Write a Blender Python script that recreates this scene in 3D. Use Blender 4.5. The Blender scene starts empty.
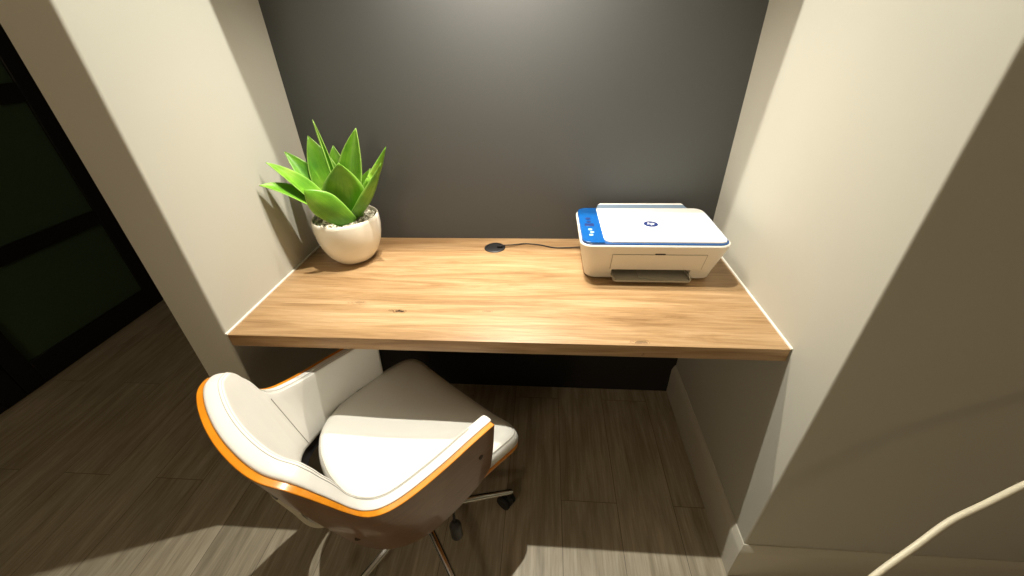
import bpy, bmesh, math, random
from mathutils import Vector, Matrix
random.seed(7)
C = bpy.context.scene.collection
W, D, H = 1.378, 0.579, 0.75          # niche width, desk depth, desk height
YR, XP = -0.136, -0.116               # right pier front, left pier outer side
CEIL = 2.52

# ---------------------------------------------------------------- materials
def mat(name, col, rough=.5, metal=0, spec=.5, coat=0, **kw):
    m = bpy.data.materials.new(name); m.use_nodes = True
    b = m.node_tree.nodes['Principled BSDF']
    b.inputs['Base Color'].default_value = (*col, 1)
    b.inputs['Roughness'].default_value = rough
    b.inputs['Metallic'].default_value = metal
    b.inputs['Specular IOR Level'].default_value = spec
    b.inputs['Coat Weight'].default_value = coat
    for k, v in kw.items(): b.inputs[k].default_value = v
    return m
def nd(m, t, **kw):
    n = m.node_tree.nodes.new(t)
    for k, v in kw.items():
        if hasattr(n, k) and k not in n.inputs: setattr(n, k, v)
        else: n.inputs[k].default_value = v
    return n
def lk(m, a, b): m.node_tree.links.new(a, b)
def bsdf(m): return m.node_tree.nodes['Principled BSDF']
def coords(m, scale=(1, 1, 1), rot=(0, 0, 0), loc=(0, 0, 0)):
    tc = nd(m, 'ShaderNodeTexCoord'); mp = nd(m, 'ShaderNodeMapping')
    mp.inputs['Scale'].default_value = scale; mp.inputs['Rotation'].default_value = rot; mp.inputs['Location'].default_value = loc
    lk(m, tc.outputs['Object'], mp.inputs['Vector']); return mp.outputs['Vector']
def ramp(m, fac, stops):
    r = nd(m, 'ShaderNodeValToRGB'); e = r.color_ramp.elements
    while len(e) < len(stops): e.new(.5)
    for i, (p, c) in enumerate(stops): e[i].position = p; e[i].color = (*c, 1)
    lk(m, fac, r.inputs[0]); return r.outputs[0]
def mixc(m, a, b, fac, mode='MIX'):
    x = nd(m, 'ShaderNodeMix', data_type='RGBA', blend_type=mode)
    for s, v in ((6, a), (7, b), (0, fac)):
        if hasattr(v, 'links'): lk(m, v, x.inputs[s])
        else: x.inputs[s].default_value = v if s == 0 else (*v, 1)
    return x.outputs[2]
def bump(m, h, strength=.1, dist=.002):
    b = nd(m, 'ShaderNodeBump'); b.inputs['Strength'].default_value = strength; b.inputs['Distance'].default_value = dist
    lk(m, h, b.inputs['Height']); lk(m, b.outputs[0], bsdf(m).inputs['Normal'])
def noise(m, vec, scale, detail=4, rough=.55, dist=0):
    n = nd(m, 'ShaderNodeTexNoise'); n.inputs['Scale'].default_value = scale; n.inputs['Detail'].default_value = detail
    n.inputs['Roughness'].default_value = rough; n.inputs['Distortion'].default_value = dist
    lk(m, vec, n.inputs['Vector']); return n.outputs['Fac']

def paint(name, col, b=.06):
    m = mat(name, col, .75, spec=.25)
    v = coords(m); n = noise(m, v, 6, 3)
    lk(m, mixc(m, tuple(c*.965 for c in col), col, n), bsdf(m).inputs['Base Color'])
    bump(m, noise(m, v, 240, 3), b, .001); return m
M = {}
M['wall'] = paint('wall_paint', (.50, .488, .42))
M['dark_wall'] = paint('charcoal_paint', (.108, .113, .114)); bsdf(M['dark_wall']).inputs['Roughness'].default_value = .85; bsdf(M['dark_wall']).inputs['Specular IOR Level'].default_value = .12
M['near_black'] = paint('near_black', (.018, .017, .016))
M['ceiling'] = paint('ceiling_paint', (.72, .70, .64))
M['skirting'] = mat('skirting_paint', (.57, .545, .46), .45)
M['caulk'] = mat('white_caulk', (.86, .84, .76), .4)

def floor_mat():
    m = mat('floor_oak', (.2, .17, .13), .42, spec=.35)
    v = coords(m, rot=(0, 0, math.radians(90)), loc=(.05, .07, 0))
    br = nd(m, 'ShaderNodeTexBrick', offset=.37, offset_frequency=2, squash=1)
    br.inputs['Scale'].default_value = 1; br.inputs['Brick Width'].default_value = 1.25; br.inputs['Row Height'].default_value = .19
    br.inputs['Mortar Size'].default_value = .0012; br.inputs['Mortar Smooth'].default_value = .2
    br.inputs['Color1'].default_value = (.0, .0, .0, 1); br.inputs['Color2'].default_value = (1, 1, 1, 1); br.inputs['Mortar'].default_value = (.5, .5, .5, 1)
    lk(m, v, br.inputs['Vector'])
    # per-plank offset of the grain
    tc = nd(m, 'ShaderNodeTexCoord')
    ad = nd(m, 'ShaderNodeVectorMath', operation='MULTIPLY_ADD'); lk(m, br.outputs['Color'], ad.inputs[0]); ad.inputs[1].default_value = (3, 7, 2); lk(m, tc.outputs['Object'], ad.inputs[2])
    mp = nd(m, 'ShaderNodeMapping'); mp.inputs['Scale'].default_value = (14, 1.3, 1); lk(m, ad.outputs[0], mp.inputs['Vector'])
    g = noise(m, mp.outputs[0], 2.2, 8, .62, .6)
    mp2 = nd(m, 'ShaderNodeMapping'); mp2.inputs['Scale'].default_value = (60, 3, 1); lk(m, ad.outputs[0], mp2.inputs['Vector'])
    g2 = noise(m, mp2.outputs[0], 3, 4, .6)
    c = ramp(m, g, [(.25, (.25, .215, .155)), (.5, (.38, .335, .25)), (.75, (.50, .45, .35))])
    c = mixc(m, c, ramp(m, g2, [(.3, (.62, .6, .56)), (.7, (1.15, 1.12, 1.1))]), .6, 'MULTIPLY')
    bw = nd(m, 'ShaderNodeRGBToBW'); lk(m, br.outputs['Color'], bw.inputs[0])
    c = mixc(m, c, ramp(m, bw.outputs[0], [(0, (.9, .9, .9)), (1, (1.08, 1.07, 1.05))]), .5, 'MULTIPLY')
    # small dark knots
    vo = nd(m, 'ShaderNodeTexVoronoi'); vo.inputs['Scale'].default_value = 1
    mp3 = nd(m, 'ShaderNodeMapping'); mp3.inputs['Scale'].default_value = (5, 2.6, 1); lk(m, ad.outputs[0], mp3.inputs['Vector']); lk(m, mp3.outputs[0], vo.inputs['Vector'])
    kn = ramp(m, vo.outputs['Distance'], [(.0, (.35, .3, .25)), (.06, (.55, .5, .45)), (.13, (1, 1, 1))])
    c = mixc(m, c, kn, .7, 'MULTIPLY')
    c = mixc(m, c, (.16, .13, .095), br.outputs['Fac'])
    lk(m, c, bsdf(m).inputs['Base Color'])
    bump(m, g2, .15, .001); return m
M['floor'] = floor_mat()

def desk_mat():
    m = mat('desk_oak', (.6, .4, .22), .42, spec=.35)
    v = coords(m)
    br = nd(m, 'ShaderNodeTexBrick', offset=.43, offset_frequency=2)
    for k, val in (('Scale', 1), ('Brick Width', 3.1), ('Row Height', .146), ('Mortar Size', .0), ('Bias', 0)): br.inputs[k].default_value = val
    br.inputs['Color1'].default_value = (0, 0, 0, 1); br.inputs['Color2'].default_value = (1, 1, 1, 1)
    lk(m, v, br.inputs['Vector'])
    ad = nd(m, 'ShaderNodeVectorMath', operation='MULTIPLY_ADD'); lk(m, br.outputs['Color'], ad.inputs[0]); ad.inputs[1].default_value = (5, 3, 2); lk(m, v, ad.inputs[2])
    def st(s, sc, d, r, di):
        mp = nd(m, 'ShaderNodeMapping'); mp.inputs['Scale'].default_value = s; lk(m, ad.outputs[0], mp.inputs['Vector']); return noise(m, mp.outputs[0], sc, d, r, di)
    g = st((1.1, 11, 11), 2.0, 7, .6, 1.2); g2 = st((3, 70, 70), 2.6, 4, .6, .2)
    c = ramp(m, g, [(.25, (.215, .12, .050)), (.45, (.35, .22, .105)), (.7, (.47, .32, .175))])
    c = mixc(m, c, ramp(m, g2, [(.3, (.66, .61, .54)), (.62, (1.08, 1.08, 1.08))]), .65, 'MULTIPLY')
    bw = nd(m, 'ShaderNodeRGBToBW'); lk(m, br.outputs['Color'], bw.inputs[0])
    c = mixc(m, c, ramp(m, bw.outputs[0], [(0, (.95, .93, .91)), (1, (1.04, 1.03, 1.02))]), .5, 'MULTIPLY')
    # two knots at their own places on the top
    for (kx, ky, r, s) in ((.416, .118, .026, 1), (1.036, .012, .03, .6), (.66, .125, .016, .35), (.285, .155, .03, .35)):
        sb = nd(m, 'ShaderNodeVectorMath', operation='SUBTRACT'); lk(m, v, sb.inputs[0]); sb.inputs[1].default_value = (kx, ky, 0)
        sc = nd(m, 'ShaderNodeVectorMath', operation='MULTIPLY'); lk(m, sb.outputs[0], sc.inputs[0]); sc.inputs[1].default_value = (.55/r, 1.5/r, 0)
        ln = nd(m, 'ShaderNodeVectorMath', operation='LENGTH'); lk(m, sc.outputs[0], ln.inputs[0])
        nz = noise(m, v, 70, 3); ma = nd(m, 'ShaderNodeMath', operation='MULTIPLY_ADD'); lk(m, nz, ma.inputs[0]); ma.inputs[1].default_value = .9; lk(m, ln.outputs['Value'], ma.inputs[2])
        c = mixc(m, c, ramp(m, ma.outputs[0], [(.5, (.09, .07, .06)), (.68, (.22, .18, .16)), (.76, (1.2, 1.2, 1.2)), (.88, (.45, .38, .32)), (1.0, (1, 1, 1))]), s, 'MULTIPLY')
    lk(m, c, bsdf(m).inputs['Base Color'])
    bump(m, g2, .08, .0006); return m
M['desk'] = desk_mat()

def leather():
    m = mat('white_leather', (.72, .70, .645), .42, spec=.4)
    v = coords(m); vo = nd(m, 'ShaderNodeTexVoronoi'); vo.inputs['Scale'].default_value = 420; lk(m, v, vo.inputs['Vector'])
    bump(m, vo.outputs['Distance'], .10, .0006); return m
M['leather'] = leather()
def veneer(name, a, b, rough, coat=0):
    m = mat(name, a, rough, coat=coat)
    v = coords(m, (6, 6, 60)); g = noise(m, v, 2.2, 5, .6, .4)
    lk(m, ramp(m, g, [(.3, a), (.7, b)]), bsdf(m).inputs['Base Color']); return m
M['walnut'] = veneer('walnut_veneer', (.12, .05, .016), (.18, .08, .028), .3, .3)
M['ply'] = veneer('orange_plywood_edge', (.60, .20, .008), (.70, .26, .015), .28, .5)
M['chrome'] = mat('chrome', (.85, .84, .81), .2, 1)
M['black'] = mat('black_plastic', (.016, .016, .017), .45)
M['black_metal'] = mat('black_metal', (.012, .011, .010), .45, .3)
M['satin'] = mat('satin_metal', (.62, .58, .47), .4, .5)
M['rubber'] = mat('black_rubber', (.012, .012, .012), .7)
M['thread'] = mat('grey_thread', (.42, .40, .35), .7)
M['screw'] = mat('dark_screw', (.03, .015, .008), .4, .5)
M['glass_green'] = mat('dark_green_glass', (.012, .040, .012), .3, spec=.35)
def frosted():
    m = M['glass_green']; v = coords(m, (1, 1, 1)); n = noise(m, v, 130, 2)
    lk(m, mixc(m, (.045, .085, .045), (.07, .12, .065), n), bsdf(m).inputs['Base Color']); bump(m, n, .12, .001)
frosted()
M['print_body'] = mat('warm_white_plastic', (.76, .73, .65), .4)
M['print_lid'] = mat('white_plastic', (.93, .92, .88), .22, coat=.3)
M['print_blue'] = mat('blue_plastic', (.003, .09, .33), .25, coat=.3)
M['navy'] = mat('navy_print', (.012, .03, .14), .4)
M['edge_blue'] = mat('dark_blue_trim', (.01, .07, .24), .3)
M['flap'] = mat('blue_grey_plastic', (.19, .27, .37), .3)
M['tray'] = mat('grey_plastic', (.33, .31, .25), .45)
M['dark_slot'] = mat('dark_interior', (.03, .027, .024), .7)
M['icon'] = mat('pale_blue_print', (.35, .62, .85), .4)
M['pot'] = mat('cream_ceramic', (.78, .74, .63), .22, coat=.4)
def pebble():
    m = mat('pebbles', (.6, .57, .45), .6); v = coords(m)
    vo = nd(m, 'ShaderNodeTexVoronoi'); vo.inputs['Scale'].default_value = 95; lk(m, v, vo.inputs['Vector'])
    bw = nd(m, 'ShaderNodeRGBToBW'); lk(m, vo.outputs['Color'], bw.inputs[0])
    lk(m, ramp(m, bw.outputs[0], [(.15, (.12, .10, .06)), (.4, (.45, .42, .30)), (.7, (.8, .78, .66))]), bsdf(m).inputs['Base Color']); return m
M['pebble'] = pebble()
def leafmat():
    m = mat('green_leaf', (.16, .42, .02), .38, spec=.4)
    v = coords(m, (1, 1, 1)); n = noise(m, v, 9, 3)
    uv = nd(m, 'ShaderNodeUVMap'); sp = nd(m, 'ShaderNodeSeparateXYZ'); lk(m, uv.outputs[0], sp.inputs[0])
    mp = nd(m, 'ShaderNodeMapping'); mp.inputs['Scale'].default_value = (16, 1.2, 1); lk(m, uv.outputs[0], mp.inputs['Vector'])
    g = noise(m, mp.outputs[0], 2, 3)
    c = ramp(m, n, [(.3, (.05, .21, .012)), (.55, (.16, .38, .025)), (.75, (.33, .52, .07))])
    c = mixc(m, c, ramp(m, g, [(.3, (.7, .8, .6)), (.7, (1.1, 1.05, 1.1))]), .7, 'MULTIPLY')
    ed = ramp(m, sp.outputs[0], [(0, (1, 1, 1)), (.05, (0, 0, 0)), (.95, (0, 0, 0)), (1, (1, 1, 1))])
    c = mixc(m, c, (.30, .50, .10), ed)
    lk(m, c, bsdf(m).inputs['Base Color'])
    bsdf(m).inputs['Subsurface Weight'].default_value = .0
    return m
M['leaf'] = leafmat()
M['cord'] = mat('white_cord', (.60, .55, .41), .5)
M['lamp'] = mat('lamp_white', (.8, .8, .78), .4)
M['lamp_glow'] = mat('lamp_glow', (1, .95, .85), .5)
bsdf(M['lamp_glow']).inputs['Emission Color'].default_value = (1, .93, .8, 1); bsdf(M['lamp_glow']).inputs['Emission Strength'].default_value = 3

# ---------------------------------------------------------------- helpers
def tag(o, label=None, cat=None, group=None, kind=None):
    if label: o['label'] = label
    if cat: o['category'] = cat
    if group: o['group'] = group
    if kind: o['kind'] = kind
    return o
def empty(name, loc, label, cat, group=None, rz=0):
    o = bpy.data.objects.new(name, None); C.objects.link(o); o.location = loc; o.rotation_euler = (0, 0, rz)
    o.empty_display_size = .05
    return tag(o, label, cat, group)
def obj(name, bm, mats, parent=None, smooth=True, angle=40, kind=None, label=None):
    """bm vertices are in world space (or in the parent's space when the parent is given as local)"""
    bmesh.ops.recalc_face_normals(bm, faces=bm.faces)
    me = bpy.data.meshes.new(name); bm.to_mesh(me); bm.free()
    if not isinstance(mats, (list, tuple)): mats = [mats]
    for m in mats: me.materials.append(m)
    o = bpy.data.objects.new(name, me); C.objects.link(o)
    if smooth:
        me.polygons.foreach_set('use_smooth', [True]*len(me.polygons))
        me.set_sharp_from_angle(angle=math.radians(angle))
    if parent: o.parent = parent
    if kind: o['kind'] = kind
    if label: o['label'] = label
    return o
def NB(): return bmesh.new()
def box(bm, x0, x1, y0, y1, z0, z1, bev=0, seg=2, mi=0, mtx=None):
    r = bmesh.ops.create_cube(bm, size=1)
    vs = r['verts']
    for v in vs: v.co = Vector(((x0+x1)/2+v.co.x*(x1-x0), (y0+y1)/2+v.co.y*(y1-y0), (z0+z1)/2+v.co.z*(z1-z0)))
    fs = list({f for v in vs for f in v.link_faces})
    for f in fs: f.material_index = mi
    if bev:
        es = list({e for v in vs for e in v.link_edges})
        rr = bmesh.ops.bevel(bm, geom=es, offset=bev, segments=seg, profile=.5, affect='EDGES', clamp_overlap=True)
        vs = list({v for f in rr['faces'] for v in f.verts} | {v for v in vs if v.is_valid})
    if mtx:
        for v in vs: v.co = mtx @ v.co
    return vs
def tube(bm, pts, r, n=12, mi=0, cap=True):
    pts = [Vector(p) for p in pts]; rad = r if isinstance(r, (list, tuple)) else [r]*len(pts)
    up = None; rings = []
    for i, p in enumerate(pts):
        t = (pts[min(i+1, len(pts)-1)]-pts[max(i-1, 0)]).normalized()
        if up is None:
            up = Vector((0, 0, 1)) if abs(t.z) < .9 else Vector((1, 0, 0))
        a = t.cross(up)
        if a.length < 1e-4: a = t.cross(Vector((0, 1, 0)))
        a.normalize(); b = a.cross(t).normalized(); up = b
        rings.append([bm.verts.new(p+rad[i]*(a*math.cos(2*math.pi*k/n)+b*math.sin(2*math.pi*k/n))) for k in range(n)])
    for i in range(len(rings)-1):
        for k in range(n):
            f = bm.faces.new((rings[i][k], rings[i][(k+1) % n], rings[i+1][(k+1) % n], rings[i+1][k])); f.material_index = mi
    if cap:
        for rg in (rings[0], rings[-1]): bm.faces.new(rg).material_index = mi
    return rings
def spline(P, n=8):
    P = [Vector(p) for p in P]; Q = [2*P[0]-P[1]]+P+[2*P[-1]-P[-2]]; out = []
    for i in range(1, len(Q)-2):
        a, b, c, d = Q[i-1:i+3]
        for k in range(n):
            t = k/n; out.append(.5*((2*b)+(c-a)*t+(2*a-5*b+4*c-d)*t*t+(3*b-a-3*c+d)*t**3))
    out.append(P[-1].copy()); return out
def lathe(bm, prof, cx=0, cy=0, n=48, mi=0):
    rings = []
    for r, z in prof:
        rings.append([bm.verts.new((cx+max(r, .0004)*math.cos(2*math.pi*k/n), cy+max(r, .0004)*math.sin(2*math.pi*k/n), z)) for k in range(n)])
    for i in range(len(rings)-1):
        for k in range(n): bm.faces.new((rings[i][k], rings[i][(k+1) % n], rings[i+1][(k+1) % n], rings[i+1][k])).material_index = mi
    bm.faces.new(rings[0]).material_index = mi; bm.faces.new(rings[-1]).material_index = mi
def rrect(x0, x1, y0, y1, r, z, n=6):
    r = r if isinstance(r, (tuple, list)) else (r,)*4; out = []
    for (cx, cy, a0, q) in ((x1, y1, 0, r[0]), (x0, y1, 90, r[1]), (x0, y0, 180, r[2]), (x1, y0, 270, r[3])):
        sx = -1 if cx == x1 else 1; sy = -1 if cy == y1 else 1
        for k in range(n+1):
            a = math.radians(a0+90*k/n); out.append(Vector((cx+sx*q+q*math.cos(a), cy+sy*q+q*math.sin(a), z)))
    return out
def loft(bm, loops, mi=0, caps=True):
    rs = [[bm.verts.new(p) for p in L] for L in loops]; n = len(rs[0]); fs = []
    for i in range(len(rs)-1):
        for k in range(n):
            f = bm.faces.new((rs[i][k], rs[i][(k+1) % n], rs[i+1][(k+1) % n], rs[i+1][k])); f.material_index = mi; fs.append(f)
    if caps:
        for r in (rs[0], rs[-1]): bm.faces.new(r).material_index = mi
    return rs
def boolean(o, bm_cut):
    me = bpy.data.meshes.new('cutter'); bmesh.ops.recalc_face_normals(bm_cut, faces=bm_cut.faces); bm_cut.to_mesh(me); bm_cut.free()
    c = bpy.data.objects.new('cutter', me); C.objects.link(c)
    if o.parent: c.parent = o.parent
    md = o.modifiers.new('cut', 'BOOLEAN'); md.object = c; md.operation = 'DIFFERENCE'; md.solver = 'EXACT'
    bpy.context.view_layer.update()
    dg = bpy.context.evaluated_depsgraph_get(); new = bpy.data.meshes.new_from_object(o.evaluated_get(dg))
    o.modifiers.clear(); o.data = new; bpy.data.objects.remove(c)

# ---------------------------------------------------------------- the room
def struct(name, bm, m, **k):
    o = obj(name, bm, m, **k); o['kind'] = 'structure'; return o
def sbox(name, m, *a, bev=0, seg=3):
    bm = NB(); box(bm, *a, bev=bev, seg=seg); return struct(name, bm, m)
XL, XR, YB, YF = -1.66, 3.4, 2.4, -3.2
bm = NB(); box(bm, XL-.3, XR+.1, YF-.1, YB+.1, -.1, 0); struct('floor', bm, M['floor'])
bm = NB(); box(bm, XL-.3, XR+.1, YF-.1, YB+.1, CEIL, CEIL+.1); struct('ceiling', bm, M['ceiling'])
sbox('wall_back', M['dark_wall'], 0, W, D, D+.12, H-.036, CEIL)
sbox('wall_back_lower', M['near_black'], 0, W, D, D+.12, 0, H-.036)  # back wall below the desktop, coloured near-black, darker than the part above
def prism(bm, pts, z0, z1):
    a = [bm.verts.new((x, y, z0)) for x, y in pts]; b = [bm.verts.new((x, y, z1)) for x, y in pts]; n = len(pts)
    for k in range(n): bm.faces.new((a[k], a[(k+1) % n], b[(k+1) % n], b[k]))
    bm.faces.new(a); bm.faces.new(b)
def arc(cx, cy, r, a0, a1, n=6): return [(cx+r*math.cos(math.radians(a0+(a1-a0)*k/n)), cy+r*math.sin(math.radians(a0+(a1-a0)*k/n))) for k in range(n+1)]
# pier ends have softly rounded corner beads
q = .007
bm = NB(); prism(bm, arc(XP+.004, .004, .004, 180, 270, 3)+arc(-q, q, q, 270, 360)+[(0, D+.12), (XP, D+.12)], 0, CEIL); struct('wall_left', bm, M['wall'])
q2 = .006
bm = NB(); prism(bm, [(XR, D+.12), (W, D+.12)]+arc(W+q2, YR+q2, q2, 180, 270)+[(XR, YR)], 0, CEIL); struct('wall_right', bm, M['wall'])
sbox('wall_corridor', M['wall'], XL-.3, XP, YB, YB+.1, 0, CEIL)
sbox('wall_behind', M['dark_wall'], XP, XR, D+.12, D+.2, 0, CEIL)
sbox('wall_corridor_right', M['wall'], XP, XP+.1, D+.2, YB, 0, CEIL)
sbox('wall_front', M['wall'], XL-.3, XR+.1, YF-.1, YF, 0, CEIL)
sbox('wall_far_right', M['wall'], XR, XR+.1, YF, YR, 0, CEIL)
sbox('wall_far_left', M['dark_wall'], XL-.3, XL-.2, YF, YB, 0, CEIL)
# bulkhead over the back of the niche, its lamp shines down between it and the wall
bm = NB(); prism(bm, [(0, .322), (W, .34), (W, D), (0, D)], 1.88, CEIL); struct('wall_upper', bm, M['wall'])
# white caulk along the desk's edges
bm = NB()
for x in (.0015, W-.0015): box(bm, x-.0025, x+.0025, .0, D-.001, H-.001, H+.003)
o = obj('trim_1', bm, M['caulk']); o['kind'] = 'structure'
# skirting boards (moulded profile) round the right pier
def skirt(name, path, h=.157, t=.014):
    # path: list of (x, y) wall line, board grows to the left of travel
    bm = NB(); prof = [(0, 0), (t, 0), (t, h-.028), (t*.8, h-.018), (t*.45, h-.006), (t*.25, h), (0, h)]
    P = [Vector((x, y, 0)) for x, y in path]; rings = []
    for i, p in enumerate(P):
        d0 = (P[i]-P[i-1]).normalized() if i else (P[1]-P[0]).normalized()
        d1 = (P[i+1]-P[i]).normalized() if i < len(P)-1 else d0
        n0 = Vector((-d0.y, d0.x, 0)); n1 = Vector((-d1.y, d1.x, 0)); n = (n0+n1); n = n/(n.dot(n0)) 
        rings.append([bm.verts.new(p+n*a+Vector((0, 0, z))) for a, z in prof])
    m = len(prof)
    for i in range(len(rings)-1):
        for k in range(m): bm.faces.new((rings[i][k], rings[i][(k+1) % m], rings[i+1][(k+1) % m], rings[i+1][k]))
    bm.faces.new(rings[0]); bm.faces.new(rings[-1])
    o = obj(name, bm, M['skirting'], angle=25); o['kind'] = 'structure'; return o
skirt('baseboard_right', [(XR, YR), (W, YR), (W, D)][::-1][::-1] and [(W, D), (W, YR), (XR, YR)][::-1])

# ---------------------------------------------------------------- steel and glass partition on the left
def steel_door(y0, y1, label, n=4):
    x = -1.6; d = empty('steel_glass_door', (x, (y0+y1)/2, 0), label, 'door', 'steel-framed glass doors on the left')
    bm = NB(); X0, X1 = -.032, .0
    def b(a0, a1, z0, z1): box(bm, X0, X1, a0-(y0+y1)/2, a1-(y0+y1)/2, z0, z1, bev=.002, seg=1)
    b(y0, y0+.082, .004, 2.38); b(y1-.082, y1, .004, 2.38)
    zs = [(.004, .13), (.56, .635), (1.17, 1.25), (1.78, 1.86), (2.30, 2.38)]
    for z0, z1 in zs: b(y0+.083, y1-.083, z0, z1)
    obj('frame', bm, M['black_metal'], d)
    for i in range(4):
        bm = NB(); box(bm, X0+.012, X0+.020, y0+.0825-(y0+y1)/2, y1-.0825-(y0+y1)/2, zs[i][1]+.0005, zs[i+1][0]-.0005); obj('glass_pane', bm, M['glass_green'], d)
    return d
steel_door(.412, 1.215, 'black steel door with dark green glass panes, ending beside the left pier')
steel_door(-.395, .408, 'black steel door leaf running off the left edge of the photo')
bm = NB(); box(bm, -1.632, -1.6, 1.22, YB-.002, .001, CEIL-.002); struct('wall_corridor_left', bm, M['black_metal'])
bm = NB(); box(bm, -1.632, -1.6, -.395, 1.215, 2.386, CEIL-.002); struct('trim_2', bm, M['black_metal'])
bm = NB(); box(bm, -1.632, -1.6, YF, -.40, .001, CEIL-.002); struct('wall_left_front', bm, M['black_metal'])

# ---------------------------------------------------------------- desk
desk = empty('built_in_desk', (0, 0, 0), 'wide light oak desktop fixed between the two niche walls', 'desk')
bm = NB(); box(bm, .004, W-.004, 0, D-.001, H-.036, H, bev=.0015, seg=2)
dt = obj('desktop', bm, M['desk'], desk)
bmc = NB(); lathe(bmc, [(.030, H-.06), (.030, H+.02)], .637, .5, 40); boolean(dt, bmc)
bm = NB()
bm.free()
for x0, x1 in ((.001, .021), (W-.021, W-.001)):
    bm = NB(); box(bm, x0, x1, .09, D-.02, H-.060, H-.0365); obj('support_batten', bm, M['wall'], desk)
# cable grommet
g = empty('cable_grommet', (.637, .5, H), 'round black cable grommet set into the desktop near the dark wall', 'grommet')
bm = NB(); lathe(bm, [(.0285, -.03), (.0285, .0003), (.036, .0003), (.0362, .002), (.034, .0036), (.0285, .0036), (.0275, .0022), (.0275, -.03)], n=48); obj('ring', bm, M['black'], g)
bm = NB(); lathe(bm, [(.0268, -.003), (.0268, .0022), (.025, .0026), (.001, .0026)], n=40); cp = obj('cap', bm, M['black'], g)
bmc = NB(); box(bmc, .008, .04, -.006, .006, -.02, .02); boolean(cp, bmc)
# printer cable
bm = NB(); z = H+.0022
cab = spline([(.6575, .501, H+.0055), (.668, .504, z+.006), (.70, .513, z+.004), (.74, .530, z), (.79, .522, z), (.84, .502, z), (.88, .500, z+.001), (.935, .50, z+.004)], 10)
tube(bm, cab, .0022, 8); tag(obj('printer_cable', bm, M['black']), 'thin black cable running from the grommet to the blue and white printer', 'cable')

# ---------------------------------------------------------------- printer
PX, PY = 1.1125, .397
pr = empty('printer', (PX, PY, H), 'white and blue inkjet printer standing on the desk by the right wall', 'printer')
hx = .2045; fy = -.134; by = .132
bm = NB()
L = []
for z, ix, f, b, r in ((.002, .030, .048, .035, .03), (.006, .022, .040, .026, .032), (.03, .017, .034, .018, .034), (.085, .007, .014, .008, .034), (.118, .001, .002, .001, .034), (.126, 0, 0, 0, .034), (.129, .0015, .0015, .0015, .033)):
    L.append(rrect(-hx+ix, hx-ix, fy+f, by-b, r, z))
loft(bm, L)
body = obj('body', bm, M['print_body'], pr, angle=30)
bmc = NB(); box(bmc, -.108, .116, -.2, .02, .012, .038); boolean(body, bmc)
bm = NB(); box(bm, -.1075, .1155, -.086, .018, .0122, .0128); box(bm, -.1075, .1155, .0175, .0195, .0125, .0375); obj('tray_slot', bm, M['dark_slot'], pr)
# front panel following the sloping front
def front_y(z): # body front at local z
    pts = [(.03, fy+.034), (.085, fy+.014), (.118, fy+.002)]
    for (z0, y0), (z1, y1) in zip(pts, pts[1:]):
        if z <= z1: return y0+(y1-y0)*(z-z0)/(z1-z0)
    return pts[-1][1]
bm = NB(); t = .0022
zs = [.0405, .06, .085, .098]
lo = []
for z in zs: lo.append([Vector((-.112, front_y(z)+.004, z)), Vector((.142, front_y(z)+.004, z)), Vector((.142, front_y(z)-t, z)), Vector((-.112, front_y(z)-t, z))])
loft(bm, lo); obj('front_panel', bm, M['print_body'], pr, smooth=False)
bm = NB(); zz = .1; box(bm, .002, .03, front_y(.099)-.0026, front_y(.099)+.004, .0985, .1025, bev=.0008, seg=1); obj('panel_latch', bm, M['dark_slot'], pr)
bm = NB()   # shadow-gap line round the panel
for x in (-.1135, .1435): loft(bm, [[Vector((x-.0008, front_y(z)+.004, z)), Vector((x+.0008, front_y(z)+.004, z)), Vector((x+.0008, front_y(z)-.0004, z)), Vector((x-.0008, front_y(z)-.0004, z))] for z in zs])
box(bm, -.114, .144, front_y(.0985)-.0004, front_y(.0985)+.004, .0981, .0995); obj('panel_gap', bm, M['tray'], pr, smooth=False)
bm = NB(); loft(bm, [rrect(-.106, .114, -.132, .0, .012, .0135), rrect(-.106, .114, -.132, .0, .012, .0185)]); box(bm, -.106, -.101, -.128, -.01, .0187, .024); box(bm, .109, .114, -.128, -.01, .0187, .024)
obj('output_tray', bm, M['tray'], pr, angle=30)
bm = NB(); loft(bm, [rrect(-.03, .05, -.124, -.05, .008, .0187), rrect(-.03, .05, -.124, -.05, .008, .0205)]); obj('tray_extension', bm, M['tray'], pr, angle=30)
# blue rim around the lid and the lid itself
bm = NB(); loft(bm, [rrect(-hx+.005, hx-.005, fy+.005, by-.004, .03, .1285), rrect(-hx+.005, hx-.005, fy+.005, by-.004, .03, .132), rrect(-hx+.007, hx-.007, fy+.007, by-.006, .029, .1335)]); obj('lid_rim', bm, M['edge_blue'], pr, angle=30)
bm = NB(); cp_ = lambda z, i: rrect(-hx+.006+i, -.138-i, fy+.006+i, by-.006-i, (.002, .026, .026, .002), z)
loft(bm, [cp_(.1335, 0), cp_(.1365, 0), cp_(.1375, .001)]); pan = obj('control_panel', bm, M['print_blue'], pr, angle=30)
lidl = lambda z, i: [Vector((p.x + (-(p.y-.0)*.0), p.y, z)) for p in rrect(-.1395+i, hx-.012-i, fy+.010+i, by-.011-i, (.028, .010, .026, .022), z, 8)]
bm = NB(); loft(bm, [lidl(.1335, 0), lidl(.1372, 0), lidl(.1385, .0012)]); lid = obj('scanner_lid', bm, M['print_lid'], pr, angle=30)
for k, (bx, by_, r) in enumerate(((-.172, .035, .008), (-.172, .012, .0065), (-.172, -.045, .006), (-.168, -.064, .006), (-.172, -.082, .006))):
    bm = NB(); lathe(bm, [(r, .1373), (r, .1385), (r*.85, .1388), (.0005, .1388)], bx, by_, 20); obj('button', bm, M['icon'] if k in (2, 3, 4) else M['navy'], pan)
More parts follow.
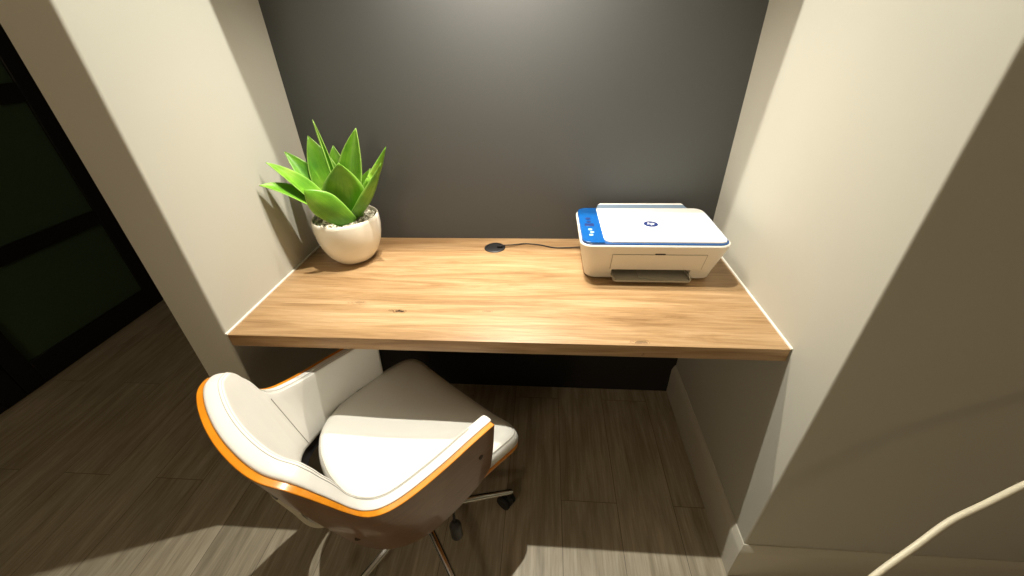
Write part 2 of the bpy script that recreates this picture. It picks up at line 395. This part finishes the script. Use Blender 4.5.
bm = NB(); box(bm, -.185, -.158, -.02, -.001, .1373, .1381, bev=.0005, seg=1); obj('display', bm, M['navy'], pan)
# folded paper support at the back
bm = NB(); loft(bm, [[Vector(p) for p in ((-.145, .112, .126), (.168, .112, .126), (.140, .146, .1415), (-.128, .146, .1415))], [Vector(p) for p in ((-.145, .119, .121), (.168, .119, .121), (.142, .151, .138), (-.13, .151, .138))]])
obj('paper_support', bm, M['flap'], pr, smooth=False)
bm = NB(); loft(bm, [[Vector(p) for p in ((-.131, .144, .1410), (.143, .144, .1410), (.136, .149, .1440), (-.124, .149, .1440))], [Vector(p) for p in ((-.132, .150, .1380), (.144, .150, .1380), (.137, .154, .1410), (-.125, .154, .1410))]])
obj('support_lip', bm, M['print_lid'], pr, smooth=False)
# round maker's emblem on the lid
EX, EY = .009, -.006
bm = NB(); lathe(bm, [(.021, .1380), (.021, .1390), (.0005, .1390)], EX, EY, 40); em = obj('emblem', bm, M['navy'], lid)
bpy.context.view_layer.update()
cu = bpy.data.curves.new('t', 'FONT'); cu.body = 'hp'; cu.size = .032; cu.shear = .25; cu.align_x = 'CENTER'; cu.extrude = .0001; cu.offset = .0002
to = bpy.data.objects.new('t', cu); C.objects.link(to); bpy.context.view_layer.update()
me = bpy.data.meshes.new_from_object(to.evaluated_get(bpy.context.evaluated_depsgraph_get())); bpy.data.objects.remove(to)
me.materials.clear(); me.materials.append(M['print_lid'])
xs = [v.co.x for v in me.vertices]; ys = [v.co.y for v in me.vertices]
for v in me.vertices: v.co = Vector((EX+(v.co.x-(min(xs)+max(xs))/2)*.66, EY+(v.co.y-(min(ys)+max(ys))/2)*.78, .1392+v.co.z))
o = bpy.data.objects.new('emblem_letters', me); C.objects.link(o); o.parent = lid

# ---------------------------------------------------------------- potted plant
QX, QY = .172, .420
pl = empty('potted_plant', (QX, QY, H), 'green agave-like plant in a round cream pot at the desk\'s left end', 'plant')
bm = NB(); lathe(bm, [(.044, .0005), (.052, .002), (.066, .012), (.082, .034), (.094, .062), (.1005, .09), (.1035, .118), (.1030, .142), (.1015, .151), (.0985, .1535), (.096, .151), (.098, .136), (.098, .12)], n=64)
obj('pot', bm, M['pot'], pl, angle=60)
bm = NB()
lathe(bm, [(.0972, .132), (.0970, .136), (.06, .142), (.001, .144)], n=40)
for k in range(420):
    a = random.uniform(0, 6.283); r = .092*math.sqrt(random.random()); s = random.uniform(.0038, .0072)
    mt = Matrix.Translation((r*math.cos(a), r*math.sin(a), .1445-.004*(r/.1)+random.uniform(-.001, .004))) @ Matrix.Rotation(random.uniform(0, 3), 4, Vector((random.random(), random.random(), .5)).normalized()) @ Matrix.Diagonal((s, s*random.uniform(.6, 1), s*.6, 1))
    bmesh.ops.create_icosphere(bm, subdivisions=1, radius=1, matrix=mt)
obj('pebbles', bm, M['pebble'], pl, kind='stuff')
def leaf(tip, width, base=None, mid=None, mid_lift=.02, **k):
    return _leaf(tip, width, mid_lift, b0=base, m0=mid, **k)
def _leaf(tip, width, mid_lift=.02, base_r=.012, flat=.30, fold=.35, roll=0, face=0, mr=.5, b0=None, m0=None):
    tip = Vector(tip)-Vector((QX, QY, H)); d = Vector((tip.x, tip.y, 0)); rad = d.length; d.normalize()
    base = d*base_r+Vector((0, 0, .125))
    mid = d*(rad*mr)+Vector((0, 0, .125+(tip.z-.125)*.5+mid_lift))
    if b0: base = Vector(b0)-Vector((QX, QY, H)); mid = Vector(m0)-Vector((QX, QY, H))
    n = 22; bm = NB(); uvl = bm.loops.layers.uv.new('UVMap'); rows = []; m = 8
    side0 = Vector((-d.y, d.x, 0)); side0 = Matrix.Rotation(roll, 3, 'Z') @ side0
    for i in range(n+1):
        t = i/n; p = base*(1-t)**2+mid*2*t*(1-t)+tip*t*t
        tg = ((mid-base)*(1-t)+(tip-mid)*t).normalized()
        s = (side0-tg*side0.dot(tg)).normalized(); nn = s.cross(tg).normalized()
        if nn.dot(-d+Vector((0, 0, .6))) < 0: nn = -nn
        if face:
            FV = Vector((.35, -.85, .4)); FV = FV if FV.dot(nn) >= 0 else -FV; nn = nn.lerp(FV, face); nn = (nn-tg*nn.dot(tg)).normalized(); s = tg.cross(nn).normalized()
        w = width*.5*((.62+.38*math.sin(math.pi*min(t/.5, 1)*.5)) if t < .5 else max(0, 1-((t-.5)/.5)**1.75)*(1-.10*(t-.5)))+.0004
        row = []
        for k in range(m+1):
            a = (k/m*2-1); row.append((p+s*(w*a*math.cos(fold*abs(a)))+nn*(w*fold*abs(a)**1.6), k/m, t))
        rows.append(row)
    vs = [[bm.verts.new(c[0]) for c in r] for r in rows]
    for i in range(n):
        for k in range(m):
            f = bm.faces.new((vs[i][k], vs[i][k+1], vs[i+1][k+1], vs[i+1][k]))
            for lp, (a, b) in zip(f.loops, ((i, k), (i, k+1), (i+1, k+1), (i+1, k))): lp[uvl].uv = (rows[a][b][1], rows[a][b][2])
    o = obj('leaf', bm, M['leaf'], pl, angle=180)
    md = o.modifiers.new('thick', 'SOLIDIFY'); md.thickness = .0022; md.offset = 0
    return o
leaf((.012, .300, 1.040), .070, mid_lift=.055, fold=.3, mr=.55, face=.35)    # low left
leaf((.030, .335, 1.094), .066, mid_lift=.030, fold=.35, face=.45)           # left
leaf((.032, .430, 1.100), .070, mid_lift=.03, fold=.3, face=.6)              # back left
leaf((.095, .470, 1.136), .092, mid_lift=.01, fold=.25, face=.7)             # upright left
leaf((.147, .428, 1.188), .030, mid_lift=-.01, fold=1.0, face=0)             # thin upright blade
leaf((.150, .500, 1.100), .085, mid_lift=.0, fold=.3, face=.8)               # behind, upright
leaf((.240, .490, 1.152), .088, mid_lift=.01, fold=.45, face=.7)             # upright right
leaf((.340, .440, 1.108), .056, mid_lift=-.02, fold=.6, mr=.65, face=.5)     # right, long
leaf((.345, .370, 1.080), .064, mid_lift=-.045, fold=.7, mr=.65, face=.2)    # front right
leaf((.224, .365, 1.083), .125, mid_lift=.0, fold=.15, mr=.7, face=.8)       # broad, facing the room
leaf((.138, .300, 1.026), .080, base=(.212, .372, .892), mid=(.178, .300, .985), fold=.2, face=.85)      # low broad front
leaf((.262, .480, 1.034), .055, mid_lift=.0, fold=.5, face=.4)               # low, behind right

# ---------------------------------------------------------------- office chair
CX, CY = .435, -.078
TH = math.atan2(.8, .6)-math.pi/2          # chair's +Y is where it faces
ch = empty('office_chair', (CX, CY, 0), 'white leather swivel chair with bent wooden back shell, pushed under the desk', 'chair', rz=TH)
# rim and bottom curves of the right half of the shell (u, v, z), mirrored for the left
RIM = [(.258, .102, .636), (.258, .04, .638), (.258, -.03, .638), (.255, -.10, .638), (.251, -.15, .642), (.245, -.185, .652), (.238, -.210, .672), (.231, -.233, .712), (.220, -.253, .749), (.206, -.271, .778), (.186, -.288, .796), (.150, -.309, .805), (.105, -.321, .807), (.05, -.328, .808), (0, -.330, .808)]
BOT = [(.243, .091, .472), (.241, .045, .446), (.237, -.02, .433), (.232, -.07, .428), (.225, -.105, .427), (.213, -.138, .428), (.197, -.165, .431), (.178, -.188, .436), (.155, -.205, .441), (.132, -.218, .446), (.11, -.228, .450), (.08, -.238, .454), (.05, -.244, .457), (.025, -.247, .458), (0, -.248, .458)]
def full(K):
    K = [Vector(k) for k in K]; return K+[Vector((-k.x, k.y, k.z)) for k in K[:-1][::-1]]
rim = spline(full(RIM), 5); bot = spline(full(BOT), 5); NS = len(rim)
def outward(i):
    a = rim[min(i+1, NS-1)]-rim[max(i-1, 0)]; n = Vector((-a.y, a.x, 0)); n.normalize()
    c = (rim[i]+bot[i])/2
    if n.dot(Vector((c.x, c.y+.05, 0))) < 0: n = -n
    return n
OUT = [outward(i) for i in range(NS)]
def surf(i, t, off=0):
    """t 0 = bottom, 1 = rim; off > 0 goes inwards"""
    bul = .003*math.sin(math.pi*t)
    return bot[i].lerp(rim[i], t)+OUT[i]*(bul-off)
NT = 14; TK = .014
bm = NB(); go = [[bm.verts.new(surf(i, k/NT)) for k in range(NT+1)] for i in range(NS)]; gi = [[bm.verts.new(surf(i, k/NT, TK)) for k in range(NT+1)] for i in range(NS)]
def quad(a, b, c, d, mi=0):
    f = bm.faces.new((a, b, c, d)); f.material_index = mi
for i in range(NS-1):
    for k in range(NT):
        quad(go[i][k], go[i+1][k], go[i+1][k+1], go[i][k+1]); quad(gi[i][k], gi[i][k+1], gi[i+1][k+1], gi[i+1][k], 2)
    quad(go[i][NT], go[i+1][NT], gi[i+1][NT], gi[i][NT], 1); quad(go[i][0], gi[i][0], gi[i+1][0], go[i+1][0], 0)
for i in (0, NS-1):
    for k in range(NT): quad(go[i][k], go[i][k+1], gi[i][k+1], gi[i][k], 0)
sh = obj('back_shell', bm, [M['walnut'], M['ply'], M['black']], ch, angle=50, label='curved walnut shell with a glossy orange plywood edge')
md = sh.modifiers.new('bev', 'BEVEL'); md.width = .0022; md.segments = 2; md.limit_method = 'ANGLE'; md.angle_limit = math.radians(50)
# upholstery inside the shell
def thick(i):
    s = abs(i-(NS-1)/2)/((NS-1)/2)      # 0 back centre, 1 arm tip
    return .036 if s < .5 else .036-min(1, (s-.5)/.2)*.010
bm = NB(); rings = []
PROF = [(0, .14), (0, .3), (0, .6), (0, .85), (0, .96), (.0, 1.0)]
for k in range(1, 10):
    q = math.pi*k/10; PROF.append((.5-.5*math.copysign(abs(math.cos(q))**.75, math.cos(q)), 1+math.sin(q)**.8))       # >1 : roll height
PROF += [(1, 1.0), (1, .93), (1, .8), (1, .6), (1, .4), (1, .27), (1, .2), (.93, .165), (.75, .145), (.4, .135)]
NP = len(PROF)
for j in range(-4, NS+4):
    i = min(max(j, 0), NS-1); e = 0 if j == i else abs(j-i)/4
    hk = math.sqrt(max(0, 1-e*e)); ext = Vector((0, 1, 0))*(.012*math.sin(e*math.pi/2)-.006 if i in (0, NS-1) else 0)
    tkn = thick(i); top = surf(i, 1); b0 = surf(i, 0); rg = []
    for (x, y) in PROF:
        roll = 0
        if y > 1: roll = (y-1)*(.006 if 30 < i < NS-31 else .003)*hk; y = 1
        xx = .5+(x-.5)*max(hk, .3); yy = .5+(y-.5)*(.9+.1*hk)
        p = surf(i, yy, TK-.001+tkn*xx*(.45+.55*min(1, max(0, yy-.1)/.8)**.7))+Vector((0, 0, roll+.001))
        rg.append(bm.verts.new(p+ext))
    rings.append(rg)
for i in range(len(rings)-1):
    for k in range(NP): bm.faces.new((rings[i][k], rings[i][(k+1) % NP], rings[i+1][(k+1) % NP], rings[i+1][k]))
bm.faces.new(rings[0]); bm.faces.new(rings[-1])
cush = obj('back_cushion', bm, M['leather'], ch, angle=80)
# seam lines sewn along the top roll and down the two arm joints
def seam(pts, r=.0011):
    bm = NB(); tube(bm, pts, r, 6); obj('seam', bm, M['thread'], cush)
seam([surf(i, 1.0, TK+thick(i)*.86)+Vector((0, 0, .0050 if 30 < i < NS-31 else .003)) for i in range(4, NS-4)], .0007)
seam([surf(i, 1.0, TK+thick(i)*.72)+Vector((0, 0, .0066)) for i in range(4, NS-4)], .0008)
for i in (31, NS-1-31):
    seam([surf(i, .2+.73*k/16, TK-.0004+thick(i)*(.45+.55*min(1, max(0, .2+.73*k/16-.1)/.8)**.7)) for k in range(17)])
# screws through the shell
for (i, t) in ((4, .62), (40, .30), (57, .74), (NS-5, .62), (NS-41, .30), (NS-58, .74)):
    p = surf(i, t, 0); n = OUT[i]; bm = NB(); tube(bm, [p-n*.002, p+n*.0012], .0062, 14); obj('screw', bm, M['screw'], ch)
# seat: plywood pan and thick cushion
def seat_loop(z, inset, dz=1.0):
    pts = []
    K = [(.150, .226), (.213, .225), (.246, .200), (.250, .13), (.246, .05), (.238, -.03), (.220, -.085), (.185, -.135), (.12, -.172), (.05, -.189)]
    K = [(0, .228)]+K+[(0, -.192)]+[(-x, y) for x, y in K[::-1]]
    P = spline([(x, y, 0) for x, y in K+K[:1]], 5)[:-1]
    for p in P:
        r = Vector((p.x, p.y-.02, 0)); l = r.length; r = r*((l-inset)/l); r.y += .02
        zz = z+dz*seat_h(r.x, r.y); pts.append(Vector((r.x*.955, r.y, zz)))
    return pts
def seat_h(x, y):
    h = .013*(x/.25)**2                     # sides turn up slightly
    h -= .022*max(0, (y-.06)/.17)**2        # waterfall front
    h += .012*max(0, (-y-.05)/.14)**2
    return h
def close(bm, ring, z, dz, steps=7):
    """fill the inside of the last ring with smaller loops so the curvature is kept"""
    return
bm = NB(); lp = [seat_loop(.432, .012), seat_loop(.430, .002), seat_loop(.434, 0), seat_loop(.440, 0), seat_loop(.443, .002)]
ins = [.03, .06, .1, .14, .17]
lp = [seat_loop(.430, k) for k in ins[::-1]]+lp+[seat_loop(.443, k) for k in ins]
loft(bm, lp); obj('seat_pan', bm, M['ply'], ch, angle=50, label='orange plywood seat pan')
bm = NB(); lp = [seat_loop(.4435, k) for k in ins[::-1]]+[seat_loop(.4435, .006), seat_loop(.449, .0005), seat_loop(.460, -.001), seat_loop(.474, .002), seat_loop(.484, .008), seat_loop(.490, .018), seat_loop(.493, .03), seat_loop(.495, .05), seat_loop(.496, .08), seat_loop(.496, .12), seat_loop(.496, .16), seat_loop(.496, .175)]
loft(bm, lp); st = obj('seat', bm, M['leather'], ch, angle=80)
bm = NB(); tube(bm, (lambda L: L+L[:1])(seat_loop(.4855, .0085)), .0009, 6, cap=False); obj('seam', bm, M['thread'], st)
# brackets that carry the shell
bm = NB()
pts = [(0, -.03, .418), (0, -.12, .412), (0, -.20, .412), (0, -.245, .432), (0, -.268, .475), (0, -.280, .54), (0, -.296, .62)]
P = spline(pts, 6)
lo = []
for i, p in enumerate(P):
    t = (P[min(i+1, len(P)-1)]-P[max(i-1, 0)]).normalized(); n = t.cross(Vector((1, 0, 0))).normalized()
    lo.append([p+Vector((.03, 0, 0))+n*.004, p+Vector((-.03, 0, 0))+n*.004, p+Vector((-.03, 0, 0))-n*.004, p+Vector((.03, 0, 0))-n*.004])
loft(bm, lo); obj('back_bracket', bm, M['satin'], ch, angle=40)
for s in (-1, 1):
    bm = NB(); lo = []
    P = spline([(s*.05, .02, .421), (s*.14, .02, .4215), (s*.205, .02, .424), (s*.2165, .02, .436), (s*.2175, .02, .50)], 6)
    for i, p in enumerate(P):
        t = (P[min(i+1, len(P)-1)]-P[max(i-1, 0)]).normalized(); n = t.cross(Vector((0, 1, 0))).normalized()
        lo.append([p+Vector((0, .018, 0))+n*.0025, p+Vector((0, -.018, 0))+n*.0025, p+Vector((0, -.018, 0))-n*.0025, p+Vector((0, .018, 0))-n*.0025])
    loft(bm, lo); obj('arm_bracket', bm, M['black_metal'], ch, angle=40)
bm = NB(); box(bm, -.085, .085, -.10, .09, .395, .429, bev=.008); box(bm, -.045, .045, -.045, .045, .36, .40, bev=.008); obj('tilt_mechanism', bm, M['black_metal'], ch)
bm = NB(); lathe(bm, [(.0255, .15), (.0255, .27), (.024, .275), (.0145, .276), (.0145, .37)], n=28); obj('gas_column', bm, M['chrome'], ch)
bm = NB(); lathe(bm, [(.030, .085), (.036, .09), (.038, .10), (.038, .135), (.034, .15), (.028, .158), (.001, .158)], n=36); obj('hub', bm, M['chrome'], ch)
# height lever with a ribbed black grip hanging at the right
R3 = Matrix.Rotation(-TH, 3, 'Z')
def loc(x, y, z): v = R3 @ Vector((x-CX, y-CY, 0)); return Vector((v.x, v.y, z))
bm = NB(); tube(bm, spline([(.045, -.02, .385), (.10, -.05, .383), tuple(loc(.583, -.196, .38)), tuple(loc(.588, -.205, .35)), tuple(loc(.590, -.215, .325))], 6), .0035, 8); lv = obj('height_lever', bm, M['black_metal'], ch)
bm = NB(); tip = loc(.590, -.213, 0); lathe(bm, [(.0005, .250), (.008, .252), (.0135, .262)]+[(.0155-.0014*(k % 2), .266+.006*k) for k in range(9)]+[(.012, .322), (.006, .332), (.0005, .333)], tip.x, tip.y, 20); obj('grip', bm, M['black'], lv)
# five-star base
for a in (20, 92, 164, 236, 308):
    ar = math.radians(a)-TH; d = Vector((math.cos(ar), math.sin(ar), 0)); s = Vector((-d.y, d.x, 0)); bm = NB(); lo = []
    for k in range(13):
        t = k/12; r = .025+.265*t; z = .125-.042*t**1.2; w = .0135-.0045*t; h = .012-.004*t
        lo.append([d*r+Vector((0, 0, z))+s*(w*math.cos(q))+Vector((0, 0, h*math.sin(q))) for q in [2*math.pi*j/12 for j in range(12)]])
    for t, f in ((1.02, .8), (1.035, .4)):
        lo.append([d*(.025+.265*t)+Vector((0, 0, .083))+s*(.009*f*math.cos(q))+Vector((0, 0, .008*f*math.sin(q))) for q in [2*math.pi*j/12 for j in range(12)]])
    loft(bm, lo); lg = obj('leg', bm, M['chrome'], ch)
    c = d*.283; sa = ar+.9+a*.3; w = Vector((math.cos(sa), math.sin(sa), 0)); f = Vector((-w.y, w.x, 0)); c2 = c+f*.012
    bm = NB(); tube(bm, [c+Vector((0, 0, z)) for z in (.030, .078)], .0055, 12)
    # hood between the twin wheels
    lo = []
    for o_ in (-.008, .008): lo.append([c2+w*o_+f*(.0255*math.cos(q))+Vector((0, 0, .028+.0255*math.sin(q))) for q in [math.radians(x) for x in range(-10, 191, 20)]])
    loft(bm, lo); cs = obj('caster', bm, M['black'], ch)
    for o_ in (-1, 1):
        bm = NB(); P0 = c2+w*(o_*.0095)+Vector((0, 0, .026))
        tube(bm, [P0, P0+w*o_*.002, P0+w*o_*.010, P0+w*o_*.013, P0+w*o_*.0135], [.022, .0255, .0255, .023, .010], 26); obj('wheel', bm, M['rubber'], cs)

# ---------------------------------------------------------------- white cord across the right side
bm = NB()
R_ = [(2.4, -.146, 1.02), (2.1, -.20, .99), (1.8, -.27, .925), (1.62, -.322, .865), (1.549, -.345, .835), (1.498, -.36, .814), (1.443, -.379, .793), (1.393, -.396, .773), (1.344, -.419, .744), (1.287, -.446, .711), (1.224, -.481, .666), (1.15, -.53, .58), (1.08, -.59, .42), (1.04, -.64, .2), (1.02, -.67, .04), (1.0, -.72, .008), (.93, -.95, .0075), (1.0, -1.3, .0075)]
cord_pts = R_
tube(bm, spline(cord_pts, 8), .0044, 12); cd = obj('cord', bm, M['cord']); tag(cd, 'thick white cord slanting down in front of the shaded right wall', 'cord')

# ---------------------------------------------------------------- lamps
AX, AY, AZ = .64, .245, CEIL-.012
BX, BY, BZ = .69, .425, 1.868
def downlight(x, y, z, label):
    e = empty('recessed_downlight', (x, y, z), label, 'ceiling light')
    bm = NB(); lathe(bm, [(.030, .0), (.045, .0), (.046, -.004), (.034, -.005), (.030, .0)], n=40); obj('trim_ring', bm, M['lamp'], e)
    return e
downlight(AX, AY, CEIL-.0005, 'recessed downlight in the niche ceiling above the desk front')
e = empty('linear_downlight', (BX, BY, 1.8795), 'slim linear downlight under the bulkhead near the dark wall', 'ceiling light')
bm = NB(); box(bm, -.20, .20, -.014, -.011, -.005, 0); box(bm, -.20, .20, .011, .014, -.005, 0); box(bm, -.203, -.20, -.014, .014, -.005, 0); box(bm, .20, .203, -.014, .014, -.005, 0); obj('trim_frame', bm, M['lamp'], e)
def light(name, x, y, z, power, col, size, spread):
    l = bpy.data.lights.new(name, 'AREA'); l.shape = 'DISK'; l.size = size; l.energy = power; l.color = col; l.spread = math.radians(spread)
    o = bpy.data.objects.new(name, l); C.objects.link(o); o.location = (x, y, z); return o
light('lamp_ceiling', AX, AY, AZ, 30, (1, .965, .86), .022, 150)
lb = light('lamp_bulkhead', BX, BY, BZ, 10.5, (1, .90, .77), .020, 120); lb.data.shape = 'RECTANGLE'; lb.data.size = .36; lb.data.size_y = .018
SX, SZ = -.35, 2.15  # added lamp out of view, puts warm fill light on piers and floor
e = empty('fill_lamp', (SX, YF, SZ), 'round white fill lamp added on the wall behind the viewer, out of view', 'fill lamp')
bm = NB(); tube(bm, [(0, 0, 0), (0, .03, 0), (0, .04, 0)], [.30, .30, .27], 40); obj('fill_disc', bm, M['lamp'], e)
o = light('lamp_fill', SX, YF+.05, SZ, 20, (1, .77, .52), .55, 180); o.rotation_euler = (math.radians(90), 0, 0)
w = bpy.data.worlds.new('world'); bpy.context.scene.world = w; w.use_nodes = True
w.node_tree.nodes['Background'].inputs[0].default_value = (.9, .7, .5, 1); w.node_tree.nodes['Background'].inputs[1].default_value = .02

# ---------------------------------------------------------------- camera
f, cx, cy, cz, pitch, roll, yaw = 404.734, .80738, -.74995, 1.38494, .566756, -.033926, .092235
c_, s_ = math.cos(pitch), math.sin(pitch)
r0 = Vector((1, 0, 0)); u0 = Vector((0, s_, c_)); w0 = Vector((0, c_, -s_))
r = r0*math.cos(roll)+u0*math.sin(roll); u = -r0*math.sin(roll)+u0*math.cos(roll)
Z = Matrix.Rotation(yaw, 3, 'Z'); r, u, w0 = Z @ r, Z @ u, Z @ w0
cam = bpy.data.cameras.new('camera'); co = bpy.data.objects.new('camera', cam); C.objects.link(co)
cam.sensor_width = 36; cam.lens = f/1024*36; cam.clip_start = .01
co.matrix_world = Matrix(((r.x, u.x, -w0.x, cx), (r.y, u.y, -w0.y, cy), (r.z, u.z, -w0.z, cz), (0, 0, 0, 1)))
bpy.context.scene.camera = co
vs = bpy.context.scene.view_settings
vs.view_transform = 'Standard'; vs.look = 'None'; vs.gamma = 1; vs.use_curve_mapping = False; vs.exposure = 0
